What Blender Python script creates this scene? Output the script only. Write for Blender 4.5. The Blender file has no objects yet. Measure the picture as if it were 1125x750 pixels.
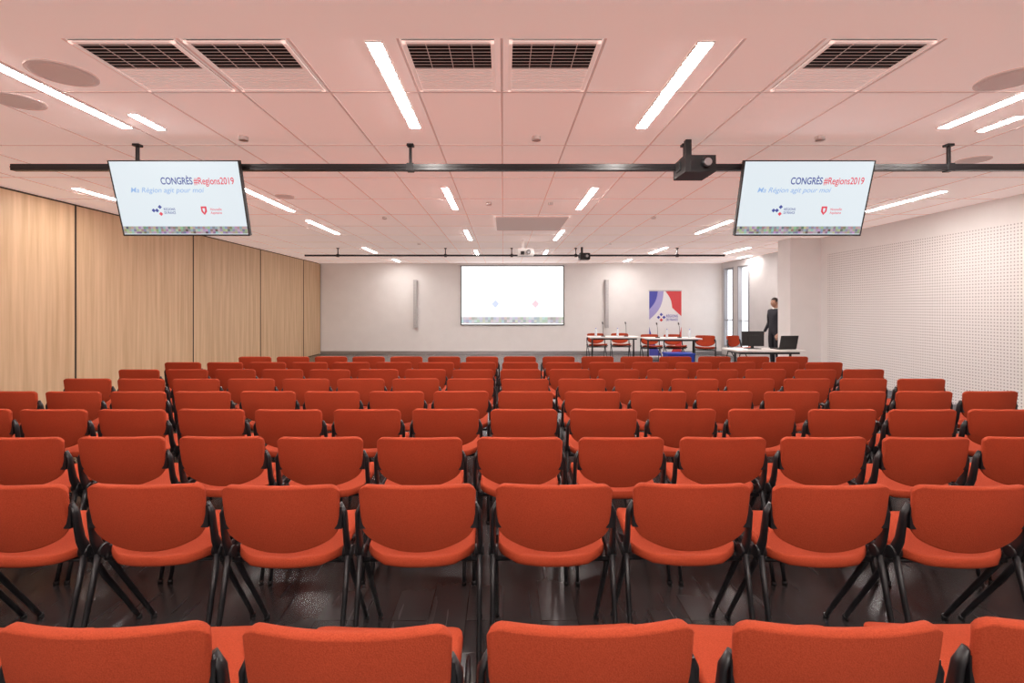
import bpy, math, random
from mathutils import Vector, Matrix
random.seed(7)
sc = bpy.context.scene
sc.view_settings.view_transform = 'Standard'
COL = sc.collection
H = 2.95

# ---------------------------------------------------------------- materials
def mat(name, color, rough=0.6, metal=0.0, emit=None, strength=0.0, spec=0.5):
    m = bpy.data.materials.new(name); m.use_nodes = True
    b = m.node_tree.nodes['Principled BSDF']
    b.inputs['Base Color'].default_value = (*color, 1)
    b.inputs['Roughness'].default_value = rough
    b.inputs['Metallic'].default_value = metal
    b.inputs['Specular IOR Level'].default_value = spec
    if emit:
        b.inputs['Emission Color'].default_value = (*emit, 1)
        b.inputs['Emission Strength'].default_value = strength
    return m

def N(m, t, **kw):
    n = m.node_tree.nodes.new(t)
    for k, v in kw.items(): setattr(n, k, v)
    return n
def L(m, a, b): m.node_tree.links.new(a, b)
def P(m): return m.node_tree.nodes['Principled BSDF']
def math_n(m, op, a, b=None, c=None):
    n = N(m, 'ShaderNodeMath', operation=op)
    for i, v in enumerate((a, b, c)):
        if v is None: continue
        if isinstance(v, (int, float)): n.inputs[i].default_value = v
        else: L(m, v, n.inputs[i])
    return n.outputs[0]

def noisy(m, c1, c2, scale, mapscale=(1, 1, 1), detail=4, bump=0.0, bdist=0.01):
    tc = N(m, 'ShaderNodeTexCoord'); mp = N(m, 'ShaderNodeMapping')
    mp.inputs['Scale'].default_value = mapscale
    L(m, tc.outputs['Object'], mp.inputs['Vector'])
    no = N(m, 'ShaderNodeTexNoise'); no.inputs['Scale'].default_value = scale
    no.inputs['Detail'].default_value = detail
    L(m, mp.outputs[0], no.inputs['Vector'])
    cr = N(m, 'ShaderNodeValToRGB')
    cr.color_ramp.elements[0].position = 0.3; cr.color_ramp.elements[0].color = (*c1, 1)
    cr.color_ramp.elements[1].position = 0.7; cr.color_ramp.elements[1].color = (*c2, 1)
    L(m, no.outputs['Fac'], cr.inputs[0]); L(m, cr.outputs[0], P(m).inputs['Base Color'])
    if bump:
        bp = N(m, 'ShaderNodeBump'); bp.inputs['Strength'].default_value = bump
        bp.inputs['Distance'].default_value = bdist
        L(m, no.outputs['Fac'], bp.inputs['Height']); L(m, bp.outputs[0], P(m).inputs['Normal'])
    return m

CEIL_GLOW = (.37, .265, .235)  # added fill glow for ceiling surfaces, peach like bounce off the chairs
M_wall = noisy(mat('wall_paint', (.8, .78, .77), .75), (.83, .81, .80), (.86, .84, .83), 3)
M_ceil = noisy(mat('ceiling_tile_fill_glow', (.85, .8, .78), .85, emit=CEIL_GLOW, strength=1), (.84, .78, .77), (.87, .81, .80), 40)  # tiles glow as added fill light; pink chair bounce also tinted into base
M_plaster = noisy(mat('ceiling_plaster_fill_glow', (.85, .8, .78), .8, emit=CEIL_GLOW, strength=1), (.84, .79, .77), (.86, .81, .79), 2)  # plaster band carries the same added glow and painted pink bounce
M_grid = mat('ceiling_t_bar', (.62, .52, .50), .5, emit=CEIL_GLOW, strength=.5)  # bars are no lamps, given a weaker share of the fill glow
M_fabric = noisy(mat('orange_wool_fabric', (.4, .05, .02), .9, spec=.2), (.34, .046, .017), (.46, .069, .027), 300, bump=.5, bdist=.003)
M_black = mat('black_painted_metal', (.012, .012, .014), .35)
M_blackp = mat('black_plastic', (.015, .015, .016), .5)
M_white = mat('white_plastic', (.8, .79, .78), .4)
M_steel = mat('brushed_steel', (.5, .5, .52), .3, .9)
M_light = mat('led_diffuser', (1, 1, 1), .5, emit=(1, .93, .88), strength=108)
M_dark = mat('dark_void', (.01, .01, .01), .9)
M_slat = mat('vent_slat', (.8, .72, .7), .5, emit=CEIL_GLOW, strength=1)  # slats brightened by added emission, not a light source
M_seam = mat('panel_seam', (.05, .035, .025), .8)

# wood
M_wood = mat('light_oak_veneer', (.7, .47, .26), .5)
noisy(M_wood, (.53, .345, .195), (.70, .495, .31), 2.2, (7, 7, .35), 6, bump=.05)
# floor
M_floor = mat('dark_vinyl_planks', (.03, .027, .026), .3)
tc = N(M_floor, 'ShaderNodeTexCoord'); mp = N(M_floor, 'ShaderNodeMapping')
mp.inputs['Rotation'].default_value = (0, 0, math.pi/2)
L(M_floor, tc.outputs['Object'], mp.inputs['Vector'])
br = N(M_floor, 'ShaderNodeTexBrick'); br.inputs['Scale'].default_value = 1
br.inputs['Brick Width'].default_value = 1.2; br.inputs['Row Height'].default_value = .18
br.inputs['Mortar Size'].default_value = .003
br.inputs['Color1'].default_value = (.025, .023, .024, 1); br.inputs['Color2'].default_value = (.038, .035, .036, 1)
br.inputs['Mortar'].default_value = (.008, .008, .008, 1)
L(M_floor, mp.outputs[0], br.inputs['Vector']); L(M_floor, br.outputs['Color'], P(M_floor).inputs['Base Color'])
nf = N(M_floor, 'ShaderNodeTexNoise'); nf.inputs['Scale'].default_value = 3
mp2 = N(M_floor, 'ShaderNodeMapping'); mp2.inputs['Scale'].default_value = (8, .6, 1)
L(M_floor, tc.outputs['Object'], mp2.inputs['Vector']); L(M_floor, mp2.outputs[0], nf.inputs['Vector'])
mr = N(M_floor, 'ShaderNodeMapRange'); mr.inputs[3].default_value = .14; mr.inputs[4].default_value = .34
L(M_floor, nf.outputs['Fac'], mr.inputs[0]); L(M_floor, mr.outputs[0], P(M_floor).inputs['Roughness'])
# perforated acoustic panel (holes on a square grid in object Y/Z)
M_perf = mat('perforated_acoustic_panel', (.82, .8, .79), .7)
tc = N(M_perf, 'ShaderNodeTexCoord'); sp = N(M_perf, 'ShaderNodeSeparateXYZ')
L(M_perf, tc.outputs['Object'], sp.inputs[0])
fy = math_n(M_perf, 'SUBTRACT', math_n(M_perf, 'FRACT', math_n(M_perf, 'DIVIDE', sp.outputs[1], .044)), .5)
fz = math_n(M_perf, 'SUBTRACT', math_n(M_perf, 'FRACT', math_n(M_perf, 'DIVIDE', sp.outputs[2], .044)), .5)
d2 = math_n(M_perf, 'ADD', math_n(M_perf, 'MULTIPLY', fy, fy), math_n(M_perf, 'MULTIPLY', fz, fz))
hole = math_n(M_perf, 'LESS_THAN', d2, .05)
mx = N(M_perf, 'ShaderNodeMix', data_type='RGBA')
L(M_perf, hole, mx.inputs[0]); mx.inputs[6].default_value = (.85, .83, .82, 1); mx.inputs[7].default_value = (.42, .39, .39, 1)
L(M_perf, mx.outputs[2], P(M_perf).inputs['Base Color'])

def emis(name, c, s=1.0):
    m = mat(name, (.02, .02, .02), .4, emit=c, strength=s); return m
M_scr = emis('lcd_white', (.74, .82, .87), 1.0)
M_navy = emis('lcd_navy', (.04, .07, .32)); M_red = emis('lcd_red', (.75, .05, .09)); M_lblue = emis('lcd_light_blue', (.28, .46, .78))
def thumbs(name, s, lo=0.0):
    m = mat(name, (.02, .02, .02), .5)
    tc = N(m, 'ShaderNodeTexCoord'); sn = N(m, 'ShaderNodeVectorMath', operation='SNAP')
    sn.inputs[1].default_value = (.022*s, 1, .022*s)
    L(m, tc.outputs['Object'], sn.inputs[0])
    wn = N(m, 'ShaderNodeTexWhiteNoise', noise_dimensions='3D'); L(m, sn.outputs[0], wn.inputs['Vector'])
    hs = N(m, 'ShaderNodeHueSaturation'); hs.inputs['Saturation'].default_value = .5; hs.inputs['Value'].default_value = .7
    L(m, wn.outputs['Color'], hs.inputs['Color'])
    mxx = N(m, 'ShaderNodeMix', data_type='RGBA'); mxx.inputs[0].default_value = lo
    L(m, hs.outputs[0], mxx.inputs[6]); mxx.inputs[7].default_value = (1, 1, 1, 1)
    L(m, mxx.outputs[2], P(m).inputs['Emission Color']); P(m).inputs['Emission Strength'].default_value = .7+lo*.5
    return m
M_thumb = thumbs('lcd_photo_mosaic', 1.0)
M_thumb2 = thumbs('projected_photo_mosaic', 4.0, .35)
M_proj = emis('projected_white', (1, 1, 1), 1.6)
M_projf = emis('projected_faint_blue', (.62, .68, .92), 1.15)
M_projr = emis('projected_faint_red', (.95, .60, .66), 1.15)

# ---------------------------------------------------------------- mesh builder
class MB:
    def __init__(s): s.v = []; s.f = []; s.m = []; s.s = []
    def face(s, idx, mi, sm=False): s.f.append(tuple(idx)); s.m.append(mi); s.s.append(sm)
    def box(s, a, b, mi=0, M=None):
        x0, y0, z0 = a; x1, y1, z1 = b; k = len(s.v)
        for p in [(x0,y0,z0),(x1,y0,z0),(x1,y1,z0),(x0,y1,z0),(x0,y0,z1),(x1,y0,z1),(x1,y1,z1),(x0,y1,z1)]:
            p = Vector(p)
            s.v.append(tuple(M @ p) if M else tuple(p))
        for q in [(0,3,2,1),(4,5,6,7),(0,1,5,4),(1,2,6,5),(2,3,7,6),(3,0,4,7)]: s.face([k+i for i in q], mi)
        return s
    def sweep(s, pts, rx, ry=None, mi=0, seg=10, ref=(1, 0, 0), smooth=True):
        pts = [Vector(p) for p in pts]; n = len(pts); k = len(s.v)
        rr = rx if isinstance(rx, (list, tuple)) else [rx]*n
        qq = rr if ry is None else (ry if isinstance(ry, (list, tuple)) else [ry]*n)
        for i, p in enumerate(pts):
            t = (pts[min(i+1, n-1)]-pts[max(i-1, 0)]).normalized()
            r = Vector(ref)
            if abs(r.dot(t)) > .95: r = Vector((0, 1, 0)) if abs(t.y) < .9 else Vector((0, 0, 1))
            a = (r - t*r.dot(t)).normalized(); b = t.cross(a)
            for j in range(seg):
                w = 2*math.pi*j/seg
                s.v.append(tuple(p + a*rr[i]*math.cos(w) + b*qq[i]*math.sin(w)))
        for i in range(n-1):
            for j in range(seg):
                s.face([k+i*seg+j, k+i*seg+(j+1)%seg, k+(i+1)*seg+(j+1)%seg, k+(i+1)*seg+j], mi, smooth)
        s.face([k+j for j in reversed(range(seg))], mi); s.face([k+(n-1)*seg+j for j in range(seg)], mi)
        return s
    def pad(s, fn, nu, nv, t, mi=0, inset=.035):
        """closed cushion around centre surface fn(u,v), u,v in [-1,1]"""
        def us(n): return [-math.cos(math.pi*i/n) for i in range(n+1)]
        U, V = us(nu), us(nv)
        def nrm(u, v):
            e = .01
            u0 = max(-.97, min(.97, u)); v0 = max(-.97, min(.97, v))
            a = fn(u0+e, v0)-fn(u0-e, v0); b = fn(u0, v0+e)-fn(u0, v0-e)
            return a.cross(b).normalized()
        def layer(off, ins):
            k = len(s.v); c = fn(0, 0)
            for v in V:
                for u in U:
                    p = fn(u*(1-ins), v*(1-ins)); s.v.append(tuple(p + nrm(u, v)*off))
            return k
        def bl():
            r = [(i, 0) for i in range(nu)] + [(nu, j) for j in range(nv)] + [(i, nv) for i in range(nu, 0, -1)] + [(0, j) for j in range(nv, 0, -1)]
            return [j*(nu+1)+i for i, j in r]
        B = bl()
        top = layer(t, inset); bot = layer(-t, inset)
        for j in range(nv):
            for i in range(nu):
                q = [j*(nu+1)+i, j*(nu+1)+i+1, (j+1)*(nu+1)+i+1, (j+1)*(nu+1)+i]
                s.face([top+x for x in q], mi, True); s.face([bot+x for x in reversed(q)], mi, True)
        def loop(off, ins):
            k = len(s.v)
            for b in B:
                j, i = divmod(b, nu+1); u, v = U[i], V[j]
                s.v.append(tuple(fn(u*(1-ins), v*(1-ins)) + nrm(u, v)*off))
            return list(range(k, k+len(B)))
        loops = [[bot+b for b in B], loop(-t*.72, inset*.28), loop(0, 0), loop(t*.72, inset*.28), [top+b for b in B]]
        for a, b in zip(loops, loops[1:]):
            n = len(a)
            for i in range(n): s.face([a[i], a[(i+1)%n], b[(i+1)%n], b[i]], mi, True)
        return s
    def mesh(s, name, mats):
        me = bpy.data.meshes.new(name); me.from_pydata(s.v, [], s.f)
        for m in mats: me.materials.append(m)
        me.polygons.foreach_set('material_index', s.m); me.polygons.foreach_set('use_smooth', s.s)
        me.update(); return me
    def obj(s, name, mats, loc=(0, 0, 0), rot=(0, 0, 0), parent=None, bevel=0):
        o = bpy.data.objects.new(name, s.mesh(name, mats)); COL.objects.link(o)
        o.location = loc; o.rotation_euler = rot; o.parent = parent
        if bevel:
            b = o.modifiers.new('bevel', 'BEVEL'); b.width = bevel; b.segments = 2; b.limit_method = 'ANGLE'
        return o
def empty(name, loc=(0, 0, 0), rot=(0, 0, 0)):
    e = bpy.data.objects.new(name, None); COL.objects.link(e); e.location = loc; e.rotation_euler = rot
    e.empty_display_size = .1; return e
def text(body, x, z, w, h, m, parent, name, shear=0, y=-.004, off=0.0, align='LEFT'):
    c = bpy.data.curves.new(name, 'FONT'); c.body = body; c.size = 1; c.shear = shear; c.offset = off; c.extrude = 0.0
    c.materials.append(m)
    o = bpy.data.objects.new(name, c); COL.objects.link(o)
    bpy.context.view_layer.update()
    d = o.dimensions
    o.parent = parent; o.location = (x, y, z); o.rotation_euler = (math.pi/2, 0, 0)
    o.scale = (w/max(d.x, .01), h/.73, 1)
    return o
def poly(pts, m, parent, name, y=-.004):
    me = bpy.data.meshes.new(name); me.from_pydata([(a, y, b) for a, b in pts], [], [tuple(range(len(pts)))])
    me.materials.append(m); o = bpy.data.objects.new(name, me); COL.objects.link(o); o.parent = parent; return o

# ---------------------------------------------------------------- room shell
YB, YR = 16.3, -4.0
XL, XR = -5.95, 6.6
MB().box((XL-.2, YR-.2, -.1), (7.4, YB+.2, 0)).obj('floor', [M_floor])
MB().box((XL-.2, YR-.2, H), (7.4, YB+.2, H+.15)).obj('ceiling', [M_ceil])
MB().box((XL-.2, YB, 0), (7.4, YB+.15, H)).obj('wall_back', [M_wall])
MB().box((XL-.2, YR-.15, 0), (7.4, YR, H)).obj('wall_rear', [M_wall])
# left: backing wall and folding oak partition
MB().box((XL-.2, YR, 0), (XL-.06, YB, H)).obj('wall_left', [M_seam])
edges = [-3.98, -3.64, -.99, 1.66, 4.31, 6.96, 9.6, 12.26, 14.9, 16.28]
mb = MB()
for a, b in zip(edges, edges[1:]):
    mb.box((XL-.055, a+.012, .015), (XL, b-.012, H-.035), 0)
    mb.box((XL-.02, b-.012, .015), (XL+.006, b-.004, H-.035), 1)
    mb.box((XL-.02, a+.004, .015), (XL+.006, a+.012, H-.035), 1)
mb.obj('folding_wood_partition', [M_wood, M_seam])
# right perforated wall
mb = MB(); mb.box((XR, YR, 0), (XR+.12, 10.4, H), 0)
mb.obj('wall_right', [M_wall])
MB().box((XR-.02, YR+.02, .1), (XR-.0005, 10.15, 2.6)).obj('acoustic_wall_panel', [M_perf])
MB().box((5.96, 10.4, 0), (XR+.6, 10.87, H)).obj('wall_pillar', [M_wall])
# recess wall with windows
YW = [(14.45, 15.15), (15.45, 16.1)]
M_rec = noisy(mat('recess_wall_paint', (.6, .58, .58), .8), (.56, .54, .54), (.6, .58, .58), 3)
mb = MB(); prev = 10.87
for a, b in YW:
    mb.box((7.1, prev, 0), (7.3, a, H)); mb.box((7.1, a, 0), (7.3, b, .25)); mb.box((7.1, a, 2.75), (7.3, b, H)); prev = b
mb.box((7.1, prev, 0), (7.3, YB, H)); mb.obj('wall_recess', [M_rec])
M_win = mat('daylit_window_glass', (.9, .95, 1), .2, emit=(.92, .96, 1), strength=1.6)
M_alu = mat('grey_aluminium_frame', (.30, .30, .32), .4)
for i, (a, b) in enumerate(YW):
    w = MB(); w.box((7.2, a, .25), (7.21, b, 2.75), 0)
    for y0, y1 in ((a, a+.05), (b-.05, b)): w.box((7.08, y0, .25), (7.24, y1, 2.75), 1)
    for z0, z1 in ((.25, .3), (2.7, 2.75), (1.1, 1.13)): w.box((7.12, a+.05, z0), (7.24, b-.05, z1), 1)
    w.obj('window_%d' % (i+1), [M_win, M_alu])
# skirting
MB().box((XL, YB-.015, 0), (7.1, YB-.0005, .09)).obj('baseboard_back', [M_steel])
MB().box((XR-.035, YR, 0), (XR-.0205, 10.39, .09)).obj('baseboard_right', [M_steel])

# ceiling details
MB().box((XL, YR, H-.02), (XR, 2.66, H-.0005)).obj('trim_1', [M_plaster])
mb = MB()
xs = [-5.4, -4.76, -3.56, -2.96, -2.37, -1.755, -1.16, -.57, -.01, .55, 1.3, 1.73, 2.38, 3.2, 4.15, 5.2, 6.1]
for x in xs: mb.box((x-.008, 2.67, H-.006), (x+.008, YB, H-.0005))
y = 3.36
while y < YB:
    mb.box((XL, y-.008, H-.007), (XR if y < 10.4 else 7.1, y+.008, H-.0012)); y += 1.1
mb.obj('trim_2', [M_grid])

def strip(x, y0, y1, z=H, w=.072):
    m = MB(); m.box((-w/2, 0, -.0125), (w/2, y1-y0, -.004), 0)
    for a in (-w/2-.012, w/2+.0005): m.box((a, -.012, -.0095), (a+.0115, y1-y0+.012, -.001), 1)
    m.box((-w/2, -.012, -.0095), (w/2, -.0005, -.001), 1); m.box((-w/2, y1-y0+.0005, -.0095), (w/2, y1-y0+.012, -.001), 1)
    m.obj('ceiling_light', [M_light, M_white], (x, y0, z))
for x in (-.705, 1.105):
    for k in range(4): strip(x, 2.73+3.31*k, 4.02+3.31*k)
for x in (-3.02, 3.53):
    strip(x, 2.7, 4.02)
strip(-2.77, 3.74, 4.05, w=.06); strip(3.9, 3.78, 4.09, w=.06)
for x, a, b in [(-3.16, 6.05, 7.5), (-5.18, 6.05, 6.8), (-3.24, 8.3, 9.8), (-3.36, 12, 13.2), (-3.27, 14.9, 15.7),
                (5.46, 6.2, 7.5), (3.77, 8.3, 9.75), (3.9, 12.0, 13.3), (3.8, 14.9, 15.7), (5.9, 12, 13.3), (6.85, 13.9, 14.6)]:
    strip(x, a, b)
for x in (-3.02, -.705, 1.105, 3.53):
    for y in (-.6, -3.5): strip(x, y, y+1.3, H-.02)

def vent(x0, x1, y0, y1):
    m = MB(); z = H-.001; w = x1-x0; d = y1-y0
    m.box((0, 0, -.008), (w, d, -.002), 1)
    for a, b in (((0, 0), (w, .02)), ((0, d-.02), (w, d)), ((0, 0), (.02, d)), ((w-.02, 0), (w, d))):
        m.box((a[0], a[1], -.018), (b[0], b[1], -.003), 0)
    n = 8; hd = d*.5
    for i in range(n):
        yy = .02+(hd-.02)*i/n
        m.box((.02, yy+.026, -.0105), (w-.02, yy+.030, -.009), 2)
    for i in range(n):
        yy = hd+(hd-.02)*i/n
        m.box((.02, yy+.006, -.012), (w-.02, yy+(hd-.02)/n-.001, -.009), 0)
    for k in (1, 2, 3): m.box((w*k/4-.002, .02, -.0115), (w*k/4+.002, hd, -.009), 2)
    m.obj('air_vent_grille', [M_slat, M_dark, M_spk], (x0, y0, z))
M_spk = mat('speaker_grille', (.6, .5, .48), .6, emit=CEIL_GLOW, strength=.5)  # grille also self-lit with some of the added ceiling glow
for x in ((-2.35, -1.78), (-1.73, -1.18), (-.55, -.05), (.03, .53), (1.77, 2.34)): vent(x[0], x[1], 2.70, 3.32)

def disc(name, x, y, r, h, m2=M_white):
    m = MB(); n = 32
    prof = [(0, -h), (r*.8, -h), (r*.86, -h*.5), (r*.9, -h), (r, -h*.8), (r, -.001)]
    k = 0
    for rr, z in prof:
        for j in range(n): m.v.append((max(rr, .001)*math.cos(2*math.pi*j/n), max(rr, .001)*math.sin(2*math.pi*j/n), z))
    for i in range(len(prof)-1):
        for j in range(n): m.face([i*n+j, i*n+(j+1)%n, (i+1)*n+(j+1)%n, (i+1)*n+j], 0 if i else 0, False)
    m.obj(name, [m2], (x, y, H))
for x, y, r in ((-2.72, 3.09, .18), (-3.4, 3.5, .16), (3.2, 3.17, .17), (-2.84, 6.5, .12), (3.35, 6.5, .12), (4.6, 4.9, .14)): disc('ceiling_speaker', x, y, r, .014, M_spk)
for x, y in ((-2.2, 4.24), (.28, 4.24), (2.68, 4.24), (-.2, 6.9), (.65, 6.9), (-1.9, 8), (2.4, 8), (-1.9, 11.3), (2.4, 11.3)): disc('smoke_detector', x, y, .04, .035)
# projector lift hatch
M_hatch = mat('hatch_panel', (.5, .38, .36), .6, emit=CEIL_GLOW, strength=.6)  # hatch lifted by added ceiling glow, nothing lit inside it
m = MB(); m.box((-.12, 7.9, H-.03), (1.03, 9.25, H-.008), 0)
m.box((-.15, 7.87, H-.035), (-.12, 9.28, H-.008), 1); m.box((1.03, 7.87, H-.035), (1.06, 9.28, H-.008), 1)
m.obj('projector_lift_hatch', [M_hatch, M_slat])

# ---------------------------------------------------------------- black truss rails
def rail(y, z, x0, x1, hangers, t=.028):
    m = MB(); m.box((x0, y-t, z-t), (x1, y+t, z+t), 0)
    m.box((x0, y-t-.004, z-.006), (x1, y-t, z+.006), 0)
    for h in hangers:
        m.box((h-.012, y-.012, z+t), (h+.012, y+.012, H-.03), 0)
        m.box((h-.03, y-.03, H-.03), (h+.03, y+.03, H-.008), 0); m.box((h-.03, y-.034, z-.035), (h+.03, y+.034, z+.035), 0)
    return m.obj('ceiling_mounted_rail', [M_black], bevel=.003)
rail(4.42, 2.735, -4.33, 5.6, [-3.23, -.82, 1.6, 3.93])
rail(12.1, 2.76, -4.8, 5.35, [-4.0, -1.4, .2, 1.75, 4.2], .022)
def beamer(x, y, z, s=1, m1=M_blackp):
    m = MB(); m.box((-.15*s, -.14, -.07), (.15*s, .16, .07), 0)
    m.box((-.165*s, -.03, -.03), (-.15*s, .06, .05), 0); m.box((.15*s, -.03, -.03), (.165*s, .06, .05), 0)
    m.sweep([(.05*s, -.14, 0), (.05*s, -.19, 0)], .045, mi=1, seg=20); m.sweep([(.05*s, -.188, 0), (.05*s, -.192, 0)], .032, mi=2, seg=20)
    m.box((-.1*s, -.143, -.05), (-.03*s, -.14, .02), 1)
    m.box((-.08, -.02, .07), (-.03, .03, H-z-.01), 0); m.box((-.11, -.05, .07), (.11, .06, .09), 0)
    m.obj('ceiling_projector', [m1, M_black, M_steel], (x, y, z), bevel=.008)
beamer(1.64, 4.3, 2.70, .85); beamer(1.92, 11.9, 2.71, .8); beamer(.47, 10.6, 2.66, 1.1, M_white)

# ---------------------------------------------------------------- televisions
def tv(x):
    e = empty('hanging_television', (x, 4.395, 2.455), (math.radians(17), 0, 0))
    w, h = .565, .325
    m = MB(); m.box((-w, 0, -h), (w, .04, h), 0); m.box((-w*.6, .04, -h*.6), (w*.6, .07, h*.6), 0)
    for a, b in (((-w, -h), (w, -h+.014)), ((-w, h-.01), (w, h)), ((-w, -h), (-w+.01, h)), ((w-.01, -h), (w, h))):
        m.box((a[0], -.006, a[1]), (b[0], 0, b[1]), 0)
    m.obj('casing', [M_blackp], parent=e, bevel=.002)
    poly([(-w+.01, -h+.014), (w-.01, -h+.014), (w-.01, h-.01), (-w+.01, h-.01)], M_scr, e, 'screen', -.001)
    text('CONGRÈS', -.14, .125, .275, .06, M_navy, e, 'title_blue', off=.016)
    text('#Regions2019', .148, .125, .35, .06, M_red, e, 'title_red', off=.012)
    text('Ma Région agit pour moi', -.42, .055, .64, .045, M_lblue, e, 'subtitle', shear=.25, off=.003)
    for lx, mm in ((-.17, M_navy), (.24, M_red)):
        if mm is M_navy:
            for k, (a, b) in enumerate(((0, 0), (.03, .03), (.03, -.03), (-.03, 0))):
                poly([(lx-.05+a-.018, -.1+b), (lx-.05+a, -.118+b), (lx-.05+a+.018, -.1+b), (lx-.05+a, -.082+b)], M_red if k == 2 else M_navy, e, 'logo_diamond')
        else:
            poly([(lx-.07, -.065), (lx-.07, -.11), (lx-.045, -.14), (lx-.02, -.11), (lx-.02, -.065)], M_red, e, 'logo_shield')
            poly([(lx-.055, -.08), (lx-.055, -.1), (lx-.045, -.12), (lx-.035, -.1), (lx-.035, -.08)], M_scr, e, 'logo_shield_inner', -.006)
        text('RÉGIONS' if mm is M_navy else 'Nouvelle', lx+.01, -.1, .1, .022, M_navy if mm is M_navy else M_red, e, 'logo_text', off=.01)
        text('DE FRANCE' if mm is M_navy else 'Aquitaine', lx+.01, -.13, .1, .022, M_navy if mm is M_navy else M_red, e, 'logo_text', off=.01)
    poly([(-w+.01, -h+.02), (w-.01, -h+.02), (w-.01, -h+.085), (-w+.01, -h+.085)], M_thumb, e, 'photo_strip', -.003)
    b = MB(); b.box((-.05, .07, -.05), (.05, .11, .3), 0); b.box((-.2, .045, .0), (.2, .08, .03), 0)
    b.obj('wall_mount', [M_black], parent=e)
tv(-2.838); tv(2.635)

# projection screen on back wall
e = empty('projection_screen', (.29, YB-.04, 1.9))
w, h = 1.65, .94
m = MB(); m.box((-w-.03, 0, -h-.03), (w+.03, .035, h+.03), 0); m.box((-w-.08, -.03, h+.03), (w+.08, .035, h+.1), 1)
m.obj('frame', [M_blackp, M_white], parent=e)
poly([(-w, -h), (w, -h), (w, h), (-w, h)], M_proj, e, 'screen', -.002)
text('CONGRÈS', -.5, .38, .9, .18, M_projf, e, 'title_blue', off=.01, y=-.016); text('#Regions2019', .42, .38, 1.05, .18, M_projr, e, 'title_red', off=.01, y=-.016)
text('Ma Région agit pour moi', -1.1, .15, 1.9, .13, M_projf, e, 'subtitle', shear=.25, y=-.016)
for lx, mm in ((-.55, M_projf), (.75, M_projr)):
    poly([(lx-.13, -.28), (lx, -.42), (lx+.13, -.28), (lx, -.14)], mm, e, 'logo_mark', -.016)
    text('REGIONS', lx+.17, -.3, .35, .08, mm, e, 'logo_text', y=-.016)
poly([(-w, -h+.03), (w, -h+.03), (w, -h+.24), (-w, -h+.24)], M_thumb2, e, 'photo_strip', -.012)

# column loudspeakers
M_col = mat('grey_white_loudspeaker', (.55, .53, .53), .5)
for x in (-2.86, 3.35):
    m = MB(); m.box((-.055, -.12, .85), (.055, -.03, 2.4), 0); m.box((-.045, -.128, .9), (.045, -.12, 2.35), 1)
    m.box((-.03, -.03, 1.1), (.03, -.001, 1.2), 0); m.box((-.03, -.03, 2.0), (.03, -.001, 2.1), 0)
    for k in range(14): m.box((-.04, -.131, .92+k*.1), (.04, -.128, .935+k*.1), 2)
    m.obj('column_loudspeaker', [M_col, M_col, M_steel], (x, YB, 0), bevel=.01)

# ---------------------------------------------------------------- chair
def chair_mesh():
    m = MB()
    def corner(ax, w, r):
        t = ax-(w-r)
        return 0 if t <= 0 else r-math.sqrt(max(0, r*r-min(t, r)**2))
    def back(u, v):
        w = .238; x = u*w; ax = abs(x)
        zt = .79-.006*u*u-corner(ax, w, .04); zb = .505+.075*abs(u)**2.3+corner(ax, w, .045)
        z = zb+(zt-zb)*(v+1)/2
        x *= 1-.05*(.79-z)/.28
        y = .012+(.79-z)*.20+.045*u*u-.012*math.sin(math.pi*min(1, max(0, (z-.5)/.29)))
        return Vector((x, y, z))
    m.pad(back, 26, 14, .016, 0, .05)
    def seat(u, v):
        w = .228; x = u*w; ax = abs(x)
        yf = .475-.012*u*u-corner(ax, w, .05); yr = .055+.10*abs(u)**2.4+corner(ax, w, .03)
        y = yr+(yf-yr)*(v+1)/2
        tt = (y-.05)/.42
        z = .442+.066*tt+.012*u*u - .035*max(0, tt-.88)/.12*.6 + .02*max(0, .12-tt)/.12
        return Vector((x, y, z))
    m.pad(seat, 26, 18, .02, 0, .05)
    for s in (-1, 1):
        X = .25*s
        # cast side bracket
        m.sweep([(.232*s, .075, .70), (X, .078, .66), (X, .088, .60), (X, .10, .54), (X, .125, .485), (X, .16, .455), (X, .22, .45), (X, .33, .462), (.245*s, .40, .468)],
                [.008, .010, .011, .012, .013, .013, .011, .009, .007], [.012, .017, .020, .022, .026, .026, .017, .014, .010], 1, 12)
        m.box((.226*s-.012, .06, .60), (.226*s+.018*(1 if s > 0 else 1), .085, .69), 1)
        # legs
        m.sweep([(X, .125, .485), (X, .075, .30), (X, .02, .10), (X, -.005, .014)], [.012, .0105, .0098, .0095], [.016, .013, .0115, .0105], 1, 12)
        m.sweep([(X-.008*s, .14, .475), (X-.01*s, .25, .30), (X-.01*s, .385, .10), (X-.01*s, .44, .014)], [.012, .0105, .0098, .0095], [.016, .013, .0115, .0105], 1, 12)
        m.sweep([(X, -.006, .018), (X, -.008, 0)], .013, mi=1, seg=12)
        m.sweep([(X-.01*s, .441, .018), (X-.01*s, .446, 0)], .013, mi=1, seg=12)
        # pivot boss and link hook
        m.sweep([(X-.02*s, .13, .478), (X+.018*s, .13, .478)], .024, mi=1, seg=16, ref=(0, 1, 0))
    m.sweep([(-.25, .16, .425), (.25, .16, .425)], .010, mi=1, ref=(0, 1, 0)); m.sweep([(-.25, .34, .43), (.25, .34, .43)], .010, mi=1, ref=(0, 1, 0))
    m.box((-.245, .15, .425), (-.215, .35, .44), 1); m.box((.215, .15, .425), (.245, .35, .44), 1)
    return m.mesh('upholstered_chair', [M_fabric, M_black])
CH = chair_mesh()
def chair(x, y, rz=0.0):
    o = bpy.data.objects.new('upholstered_chair', CH); COL.objects.link(o)
    o.location = (x, y, 0); o.rotation_euler = (0, 0, rz)
rows = [1.09, 1.982, 2.73, 3.487, 4.245, 5.0, 5.76, 6.52, 7.28]
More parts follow.
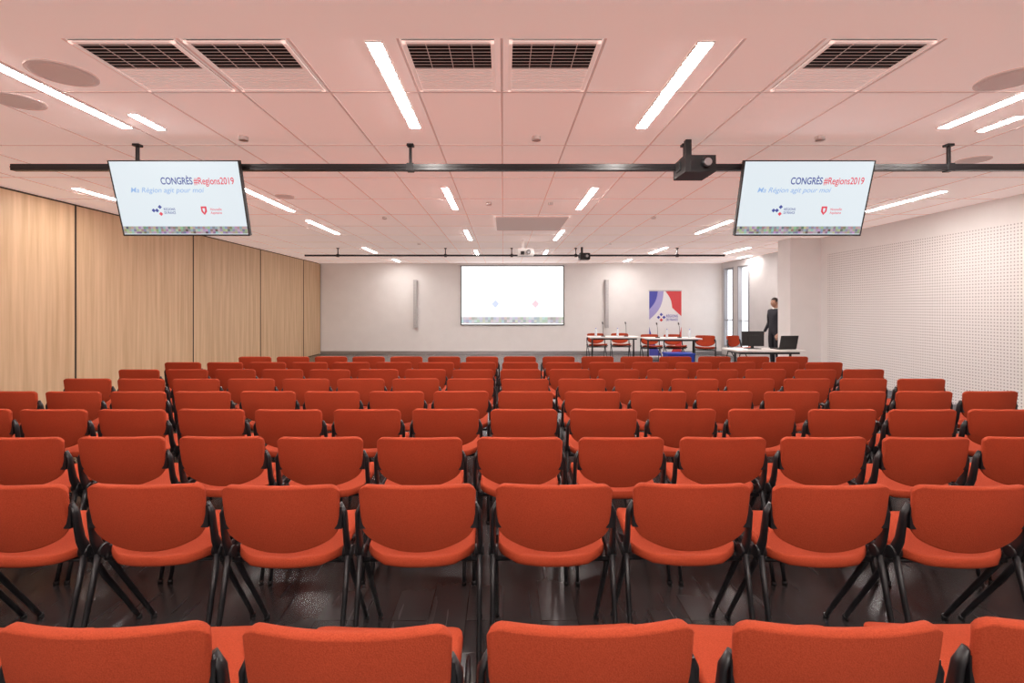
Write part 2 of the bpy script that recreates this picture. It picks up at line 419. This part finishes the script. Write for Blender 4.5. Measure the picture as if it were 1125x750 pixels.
x0s = [.20, .205, .09, .145, .19, .22, .2, .22, .24]
for r, (y, x0) in enumerate(zip(rows, x0s)):
    for k in range(-8 if r < 8 else -7, 8):
        sp = .553 if k < 0 else (.57 if r > 3 else .562)
        chair(x0+k*sp, y+random.uniform(-.012, .012), math.radians(random.uniform(-1.2, 1.2)))
for x, y in ((2.55, 13.95), (3.24, 14.0), (3.9, 13.42), (4.5, 13.4)): chair(x, y, math.pi+random.uniform(-.1, .1))
chair(5.2, 12.9, math.pi-.4); chair(5.82, 12.8, math.pi+.5)

# ---------------------------------------------------------------- tables
M_top = mat('white_laminate', (.82, .8, .78), .35)
def table(x0, x1, y, d=.65):
    m = MB(); w = x1-x0
    m.box((0, 0, .72), (w, d, .75), 0); m.box((.08, .06, .68), (w-.08, .09, .72), 1); m.box((.08, d-.09, .68), (w-.08, d-.06, .72), 1)
    for x in (.1, w-.1):
        m.sweep([(x, d/2, .70), (x, d/2, .04)], .022, mi=1, seg=12)
        m.box((x-.025, .03, .0), (x+.025, d-.03, .035), 1); m.box((x-.025, .1, .68), (x+.025, d-.1, .705), 1)
    m.obj('conference_table', [M_top, M_black], (x0, y, 0), bevel=.003)
table(2.22, 3.5, 12.75); table(3.52, 4.85, 12.2)
table(4.1, 5.3, 8.75)
def mic(x, y, z=.75):
    m = MB(); m.sweep([(0, 0, 0), (0, 0, .02)], .055, mi=0, seg=20)
    m.sweep([(0, 0, .02), (0, 0, .15), (0, .02, .26), (0, .06, .33)], .005, mi=0, seg=8)
    m.sweep([(0, .055, .325), (0, .08, .355), (0, .10, .38)], [.012, .018, .008], mi=0, seg=12)
    m.obj('gooseneck_microphone', [M_blackp], (x, y, z))
for x, y in ((2.6, 13.05), (3.2, 13.05), (3.85, 12.5), (4.4, 12.5)): mic(x, y)
M_pet = mat('clear_plastic_bottle', (.75, .82, .88), .15)
def bottle(x, y, z=.75):
    m = MB(); m.sweep([(0, 0, 0), (0, 0, .13), (0, 0, .17), (0, 0, .185), (0, 0, .2)], [.03, .031, .016, .012, .012], mi=0, seg=16)
    m.sweep([(0, 0, .2), (0, 0, .215)], .014, mi=1, seg=12)
    m.obj('water_bottle', [M_pet, mat('blue_cap', (.05, .15, .6), .4)], (x, y, z))
for x, y in ((2.42, 13.1), (3.0, 13.15), (4.1, 12.55), (4.65, 12.5)): bottle(x, y)
M_blue = mat('blue_plastic', (.02, .06, .42), .45)
# blue storage crate under the table
m = MB(); m.box((0, 0, 0), (.62, .4, .02), 0)
for a, b in (((0, 0), (.62, .02)), ((0, .38), (.62, .4)), ((0, 0), (.02, .4)), ((.6, 0), (.62, .4))): m.box((a[0], a[1], 0), (b[0], b[1], .42), 0)
m.box((-.015, -.015, .39), (.635, .415, .43), 0); m.box((.22, -.012, .3), (.4, 0, .34), 1)
m.obj('storage_crate', [M_blue, M_dark], (3.85, 11.7, 0), bevel=.006)
# laptop / monitor on the technician's table
def laptop(x, y, z, rz):
    e_ = MB(); e_.box((-.17, -.12, 0), (.17, .12, .018), 0); e_.box((-.15, -.06, .018), (.15, .1, .020), 1)
    M = Matrix.Translation((0, -.12, .018)) @ Matrix.Rotation(math.radians(14), 4, 'X')
    e_.box((-.17, -.01, 0), (.17, 0, .24), 0, M); e_.box((-.155, 0, .012), (.155, .002, .23), 2, M)
    e_.obj('laptop', [M_blackp, M_dark, emis('laptop_screen', (.4, .5, .7), .8)], (x, y, z), (0, 0, rz), bevel=.003)
laptop(5.08, 9.1, .75, math.radians(8))
def monitor(x, y, z):
    m = MB(); m.box((-.12, -.09, 0), (.12, .09, .012), 0); m.box((-.025, -.01, .012), (.025, .02, .12), 0)
    m.box((-.2, -.03, .05), (.2, .0, .32), 0); m.box((-.1, -.045, .12), (.1, -.03, .25), 0); m.box((-.19, 0, .06), (.19, .003, .31), 1)
    m.obj('computer_monitor', [M_blackp, M_scr], (x, y, z), bevel=.004)
monitor(4.55, 9.15, .75)

# ---------------------------------------------------------------- roll-up banner
e = empty('rollup_banner', (4.72, 14.6, 0))
M_ban = mat('banner_fabric', (.8, .8, .82), .6)
m = MB(); m.box((-.47, -.08, 0), (.47, .08, .07), 1); m.box((-.47, -.006, .07), (.47, 0, 2.0), 0); m.box((-.48, -.012, 1.985), (.48, .012, 2.01), 1)
m.sweep([(0, .03, .06), (0, .02, 2.0)], .01, mi=1); m.obj('banner_stand', [M_ban, M_steel], parent=e)
Bb = mat('banner_blue', (.07, .08, .42), .6); Br = mat('banner_red', (.62, .06, .07), .6); Bp = mat('banner_lilac', (.36, .34, .66), .6)
def arc(a, b, bulge, n=8):
    a = Vector(a); b = Vector(b); d = b-a; nn = Vector((-d.y, d.x)).normalized()
    return [tuple(a+d*t/n + nn*bulge*math.sin(math.pi*t/n)) for t in range(n+1)]
poly([(-.47, 1.98)]+[(-.47, 1.15)]+arc((-.47, 1.15), (-.05, 1.98), -.12), Bp, e, 'print_lilac', -.008)
poly([(-.47, 1.98)]+[(-.47, 1.45)]+arc((-.47, 1.45), (-.22, 1.98), -.06), Bb, e, 'print_blue', -.01)
poly(arc((.0, 1.98), (.2, 1.5), .05)+[(.2, 1.5), (.47, 1.25), (.47, 1.98)], Br, e, 'print_red', -.008)
poly([(-.47, .1)]+arc((-.1, .1), (-.47, .95), .05), Bb, e, 'print_blue_low', -.008)
poly([(.47, .1)]+arc((.47, .95), (.1, .1), .05), Br, e, 'print_red_low', -.008)
for a, b, mm in ((-.2, 1.22, Bb), (-.12, 1.3, Bb), (-.12, 1.14, Br), (-.04, 1.22, Bb)):
    poly([(a-.05, b), (a, b-.05), (a+.05, b), (a, b+.05)], mm, e, 'logo_diamond', -.012)
text('RÉGIONS', .02, 1.22, .34, .08, Bb, e, 'logo_text', y=-.012, off=.01); text('DE FRANCE', .02, 1.12, .34, .07, Bb, e, 'logo_text', y=-.012, off=.01)

# ---------------------------------------------------------------- standing man
def skin(name, verts, edges_, radii, m, parent, sub=2, root=0):
    me = bpy.data.meshes.new(name); me.from_pydata(verts, edges_, []); me.materials.append(m)
    o = bpy.data.objects.new(name, me); COL.objects.link(o); o.parent = parent
    md = o.modifiers.new('skin', 'SKIN'); md.use_smooth_shade = True
    for i, r in enumerate(radii):
        rr = r if isinstance(r, tuple) else (r, r)
        me.skin_vertices[0].data[i].radius = rr
    me.skin_vertices[0].data[root].use_root = True
    s = o.modifiers.new('sub', 'SUBSURF'); s.levels = sub; s.render_levels = sub
    return o
man = empty('standing_man', (6.67, 12.3, 0), (0, 0, math.radians(-80)))
M_suit = mat('suit_cloth', (.02, .02, .028), .85)
M_skin = mat('skin', (.55, .30, .21), .5); M_hair = mat('dark_hair', (.03, .02, .015), .7); M_shoe = mat('black_leather', (.01, .01, .01), .3)
V = [(0, 0, .97), (0, .005, 1.12), (0, 0, 1.28), (0, .01, 1.40), (0, .015, 1.47)]
R = [(.155, .11), (.145, .105), (.17, .12), (.13, .09), (.06, .06)]
E = [(0, 1), (1, 2), (2, 3), (3, 4)]
for s in (-1, 1):
    k = len(V)
    V += [(.09*s, 0, .88), (.10*s, -.01, .70), (.10*s, -.015, .50), (.10*s, .015, .28), (.10*s, .02, .10)]
    R += [.095, .085, .065, .06, .052]
    E += [(0, k), (k, k+1), (k+1, k+2), (k+2, k+3), (k+3, k+4)]
    k = len(V)
    V += [(.17*s, .01, 1.41), (.225*s, .02, 1.28), (.25*s, .035, 1.12), (.255*s, -.03, 1.0), (.25*s, -.10, .89)]
    R += [.07, .058, .047, .042, .034]
    E += [(3, k), (k, k+1), (k+1, k+2), (k+2, k+3), (k+3, k+4)]
skin('suit_body', V, E, R, M_suit, man)
for s in (-1, 1):
    m = MB(); m.sweep([(.10*s, .07, .045), (.10*s, .02, .055), (.10*s, -.06, .045), (.105*s, -.14, .032), (.105*s, -.185, .026)], [.036, .042, .045, .045, .025], [.045, .055, .045, .032, .02], 0, 14)
    m.obj('shoe', [M_shoe], parent=man)
    # hand: palm + five fingers
    wx, wy, wz = .25*s, -.115, .865
    hv = [(wx, wy+.012, wz+.02), (wx, wy-.02, wz-.035), (wx, wy-.035, wz-.065)]; he = [(0, 1), (1, 2)]; hr = [(.026, .02), (.034, .016), (.036, .014)]
    skin('palm', hv, he, hr, M_skin, man, 1)
    for i, ln in enumerate((.9, 1.0, .95, .78)):
        ox = (-.027+.018*i)*s
        p = [(wx+ox, wy-.03, wz-.055), (wx+ox*1.05, wy-.045, wz-.055-.045*ln), (wx+ox*1.05, wy-.04, wz-.055-.075*ln), (wx+ox, wy-.028, wz-.055-.098*ln)]
        skin('finger', p, [(0, 1), (1, 2), (2, 3)], [.009, .0088, .008, .0065], M_skin, man, 1)
    p = [(wx-.02*s, wy-.005, wz-.01), (wx-.043*s, wy-.03, wz-.035), (wx-.046*s, wy-.045, wz-.065), (wx-.042*s, wy-.05, wz-.085)]
    skin('thumb', p, [(0, 1), (1, 2), (2, 3)], [.013, .011, .01, .008], M_skin, man, 1)
# head
def head():
    m = MB(); nu, nv = 28, 20
    for j in range(nv+1):
        ph = math.pi*j/nv
        for i in range(nu):
            th = 2*math.pi*i/nu
            x = math.sin(ph)*math.cos(th); y = math.sin(ph)*math.sin(th); z = math.cos(ph)
            sx = .074*(1-.18*max(0, -z)); sy = .096*(1-.10*max(0, -z)); X = x*sx; Y = y*sy+.008*max(0, z)-.012*max(0, -z); Z = z*.118
            fr = max(0, -y)**6*max(0, 1-abs(x)*2.5)
            if fr > 0:
                Y -= fr*(.022*math.exp(-((z+.12)/.13)**2) + .008*math.exp(-((z+.5)/.06)**2)+.010*math.exp(-((z+.85)/.12)**2))
                Y += .006*math.exp(-((z-.08)/.06)**2)*max(0, -y)
            m.v.append((X, Y, Z))
    for j in range(nv):
        for i in range(nu):
            m.face([j*nu+i, (j+1)*nu+i, (j+1)*nu+(i+1)%nu, j*nu+(i+1)%nu], 0, True)
    for s in (-1, 1):
        m.sweep([(.070*s, .0, -.035), (.080*s, .008, -.005), (.078*s, .012, .022)], [.006, .009, .006], [.012, .018, .012], 0, 10, ref=(1, 0, 0))
        m.sweep([(.027*s, -.083, .004), (.027*s, -.090, .004)], [.012, .008], [.008, .005], 2, 10, ref=(1, 0, 0))
        m.sweep([(.014*s, -.089, .024), (.042*s, -.080, .026)], .003, mi=1, seg=8, ref=(0, 0, 1))
    m.sweep([(-.022, -.091, -.056), (0, -.097, -.056), (.022, -.091, -.056)], [.003, .006, .003], mi=3, seg=8, ref=(0, 0, 1))
    m.sweep([(0, .02, -.06), (0, .02, -.13), (0, .022, -.17)], [.055, .052, .06], mi=0, seg=16)
    # hair cap
    k = len(m.v); 
    for j in range(11):
        for i in range(nu):
            th = 2*math.pi*i/nu; lim = .56 if math.sin(th) > -.3 else .33
            ph = math.pi*lim*j/10
            m.v.append((math.sin(ph)*math.cos(th)*.081, math.sin(ph)*math.sin(th)*.104+.008, math.cos(ph)*.127))
    for j in range(10):
        for i in range(nu): m.face([k+j*nu+i, k+(j+1)*nu+i, k+(j+1)*nu+(i+1)%nu, k+j*nu+(i+1)%nu], 1, True)
    m.obj('head', [M_skin, M_hair, mat('eye_white', (.7, .7, .7), .2), mat('lips', (.45, .16, .13), .5)], (0, -.01, 1.625), (math.radians(4), 0, 0), parent=man)
head()
m = MB(); m.sweep([(0, .012, 1.455), (0, .008, 1.495)], [.066, .060], [.062, .057], 0, 18)
m.obj('shirt_collar', [M_top], parent=man)

# ---------------------------------------------------------------- world & camera
w = bpy.data.worlds.new('world'); sc.world = w; w.use_nodes = True
w.node_tree.nodes['Background'].inputs[0].default_value = (.8, .85, .9, 1); w.node_tree.nodes['Background'].inputs[1].default_value = .6
cd = bpy.data.cameras.new('camera'); cam = bpy.data.objects.new('camera', cd); COL.objects.link(cam)
cam.location = (0, 0, 1.5); cam.rotation_euler = (math.pi/2, 0, 0)
cd.sensor_width = 36; cd.lens = 17.6; cd.shift_x = .0084; cd.shift_y = -.033; cd.clip_start = .05
sc.camera = cam
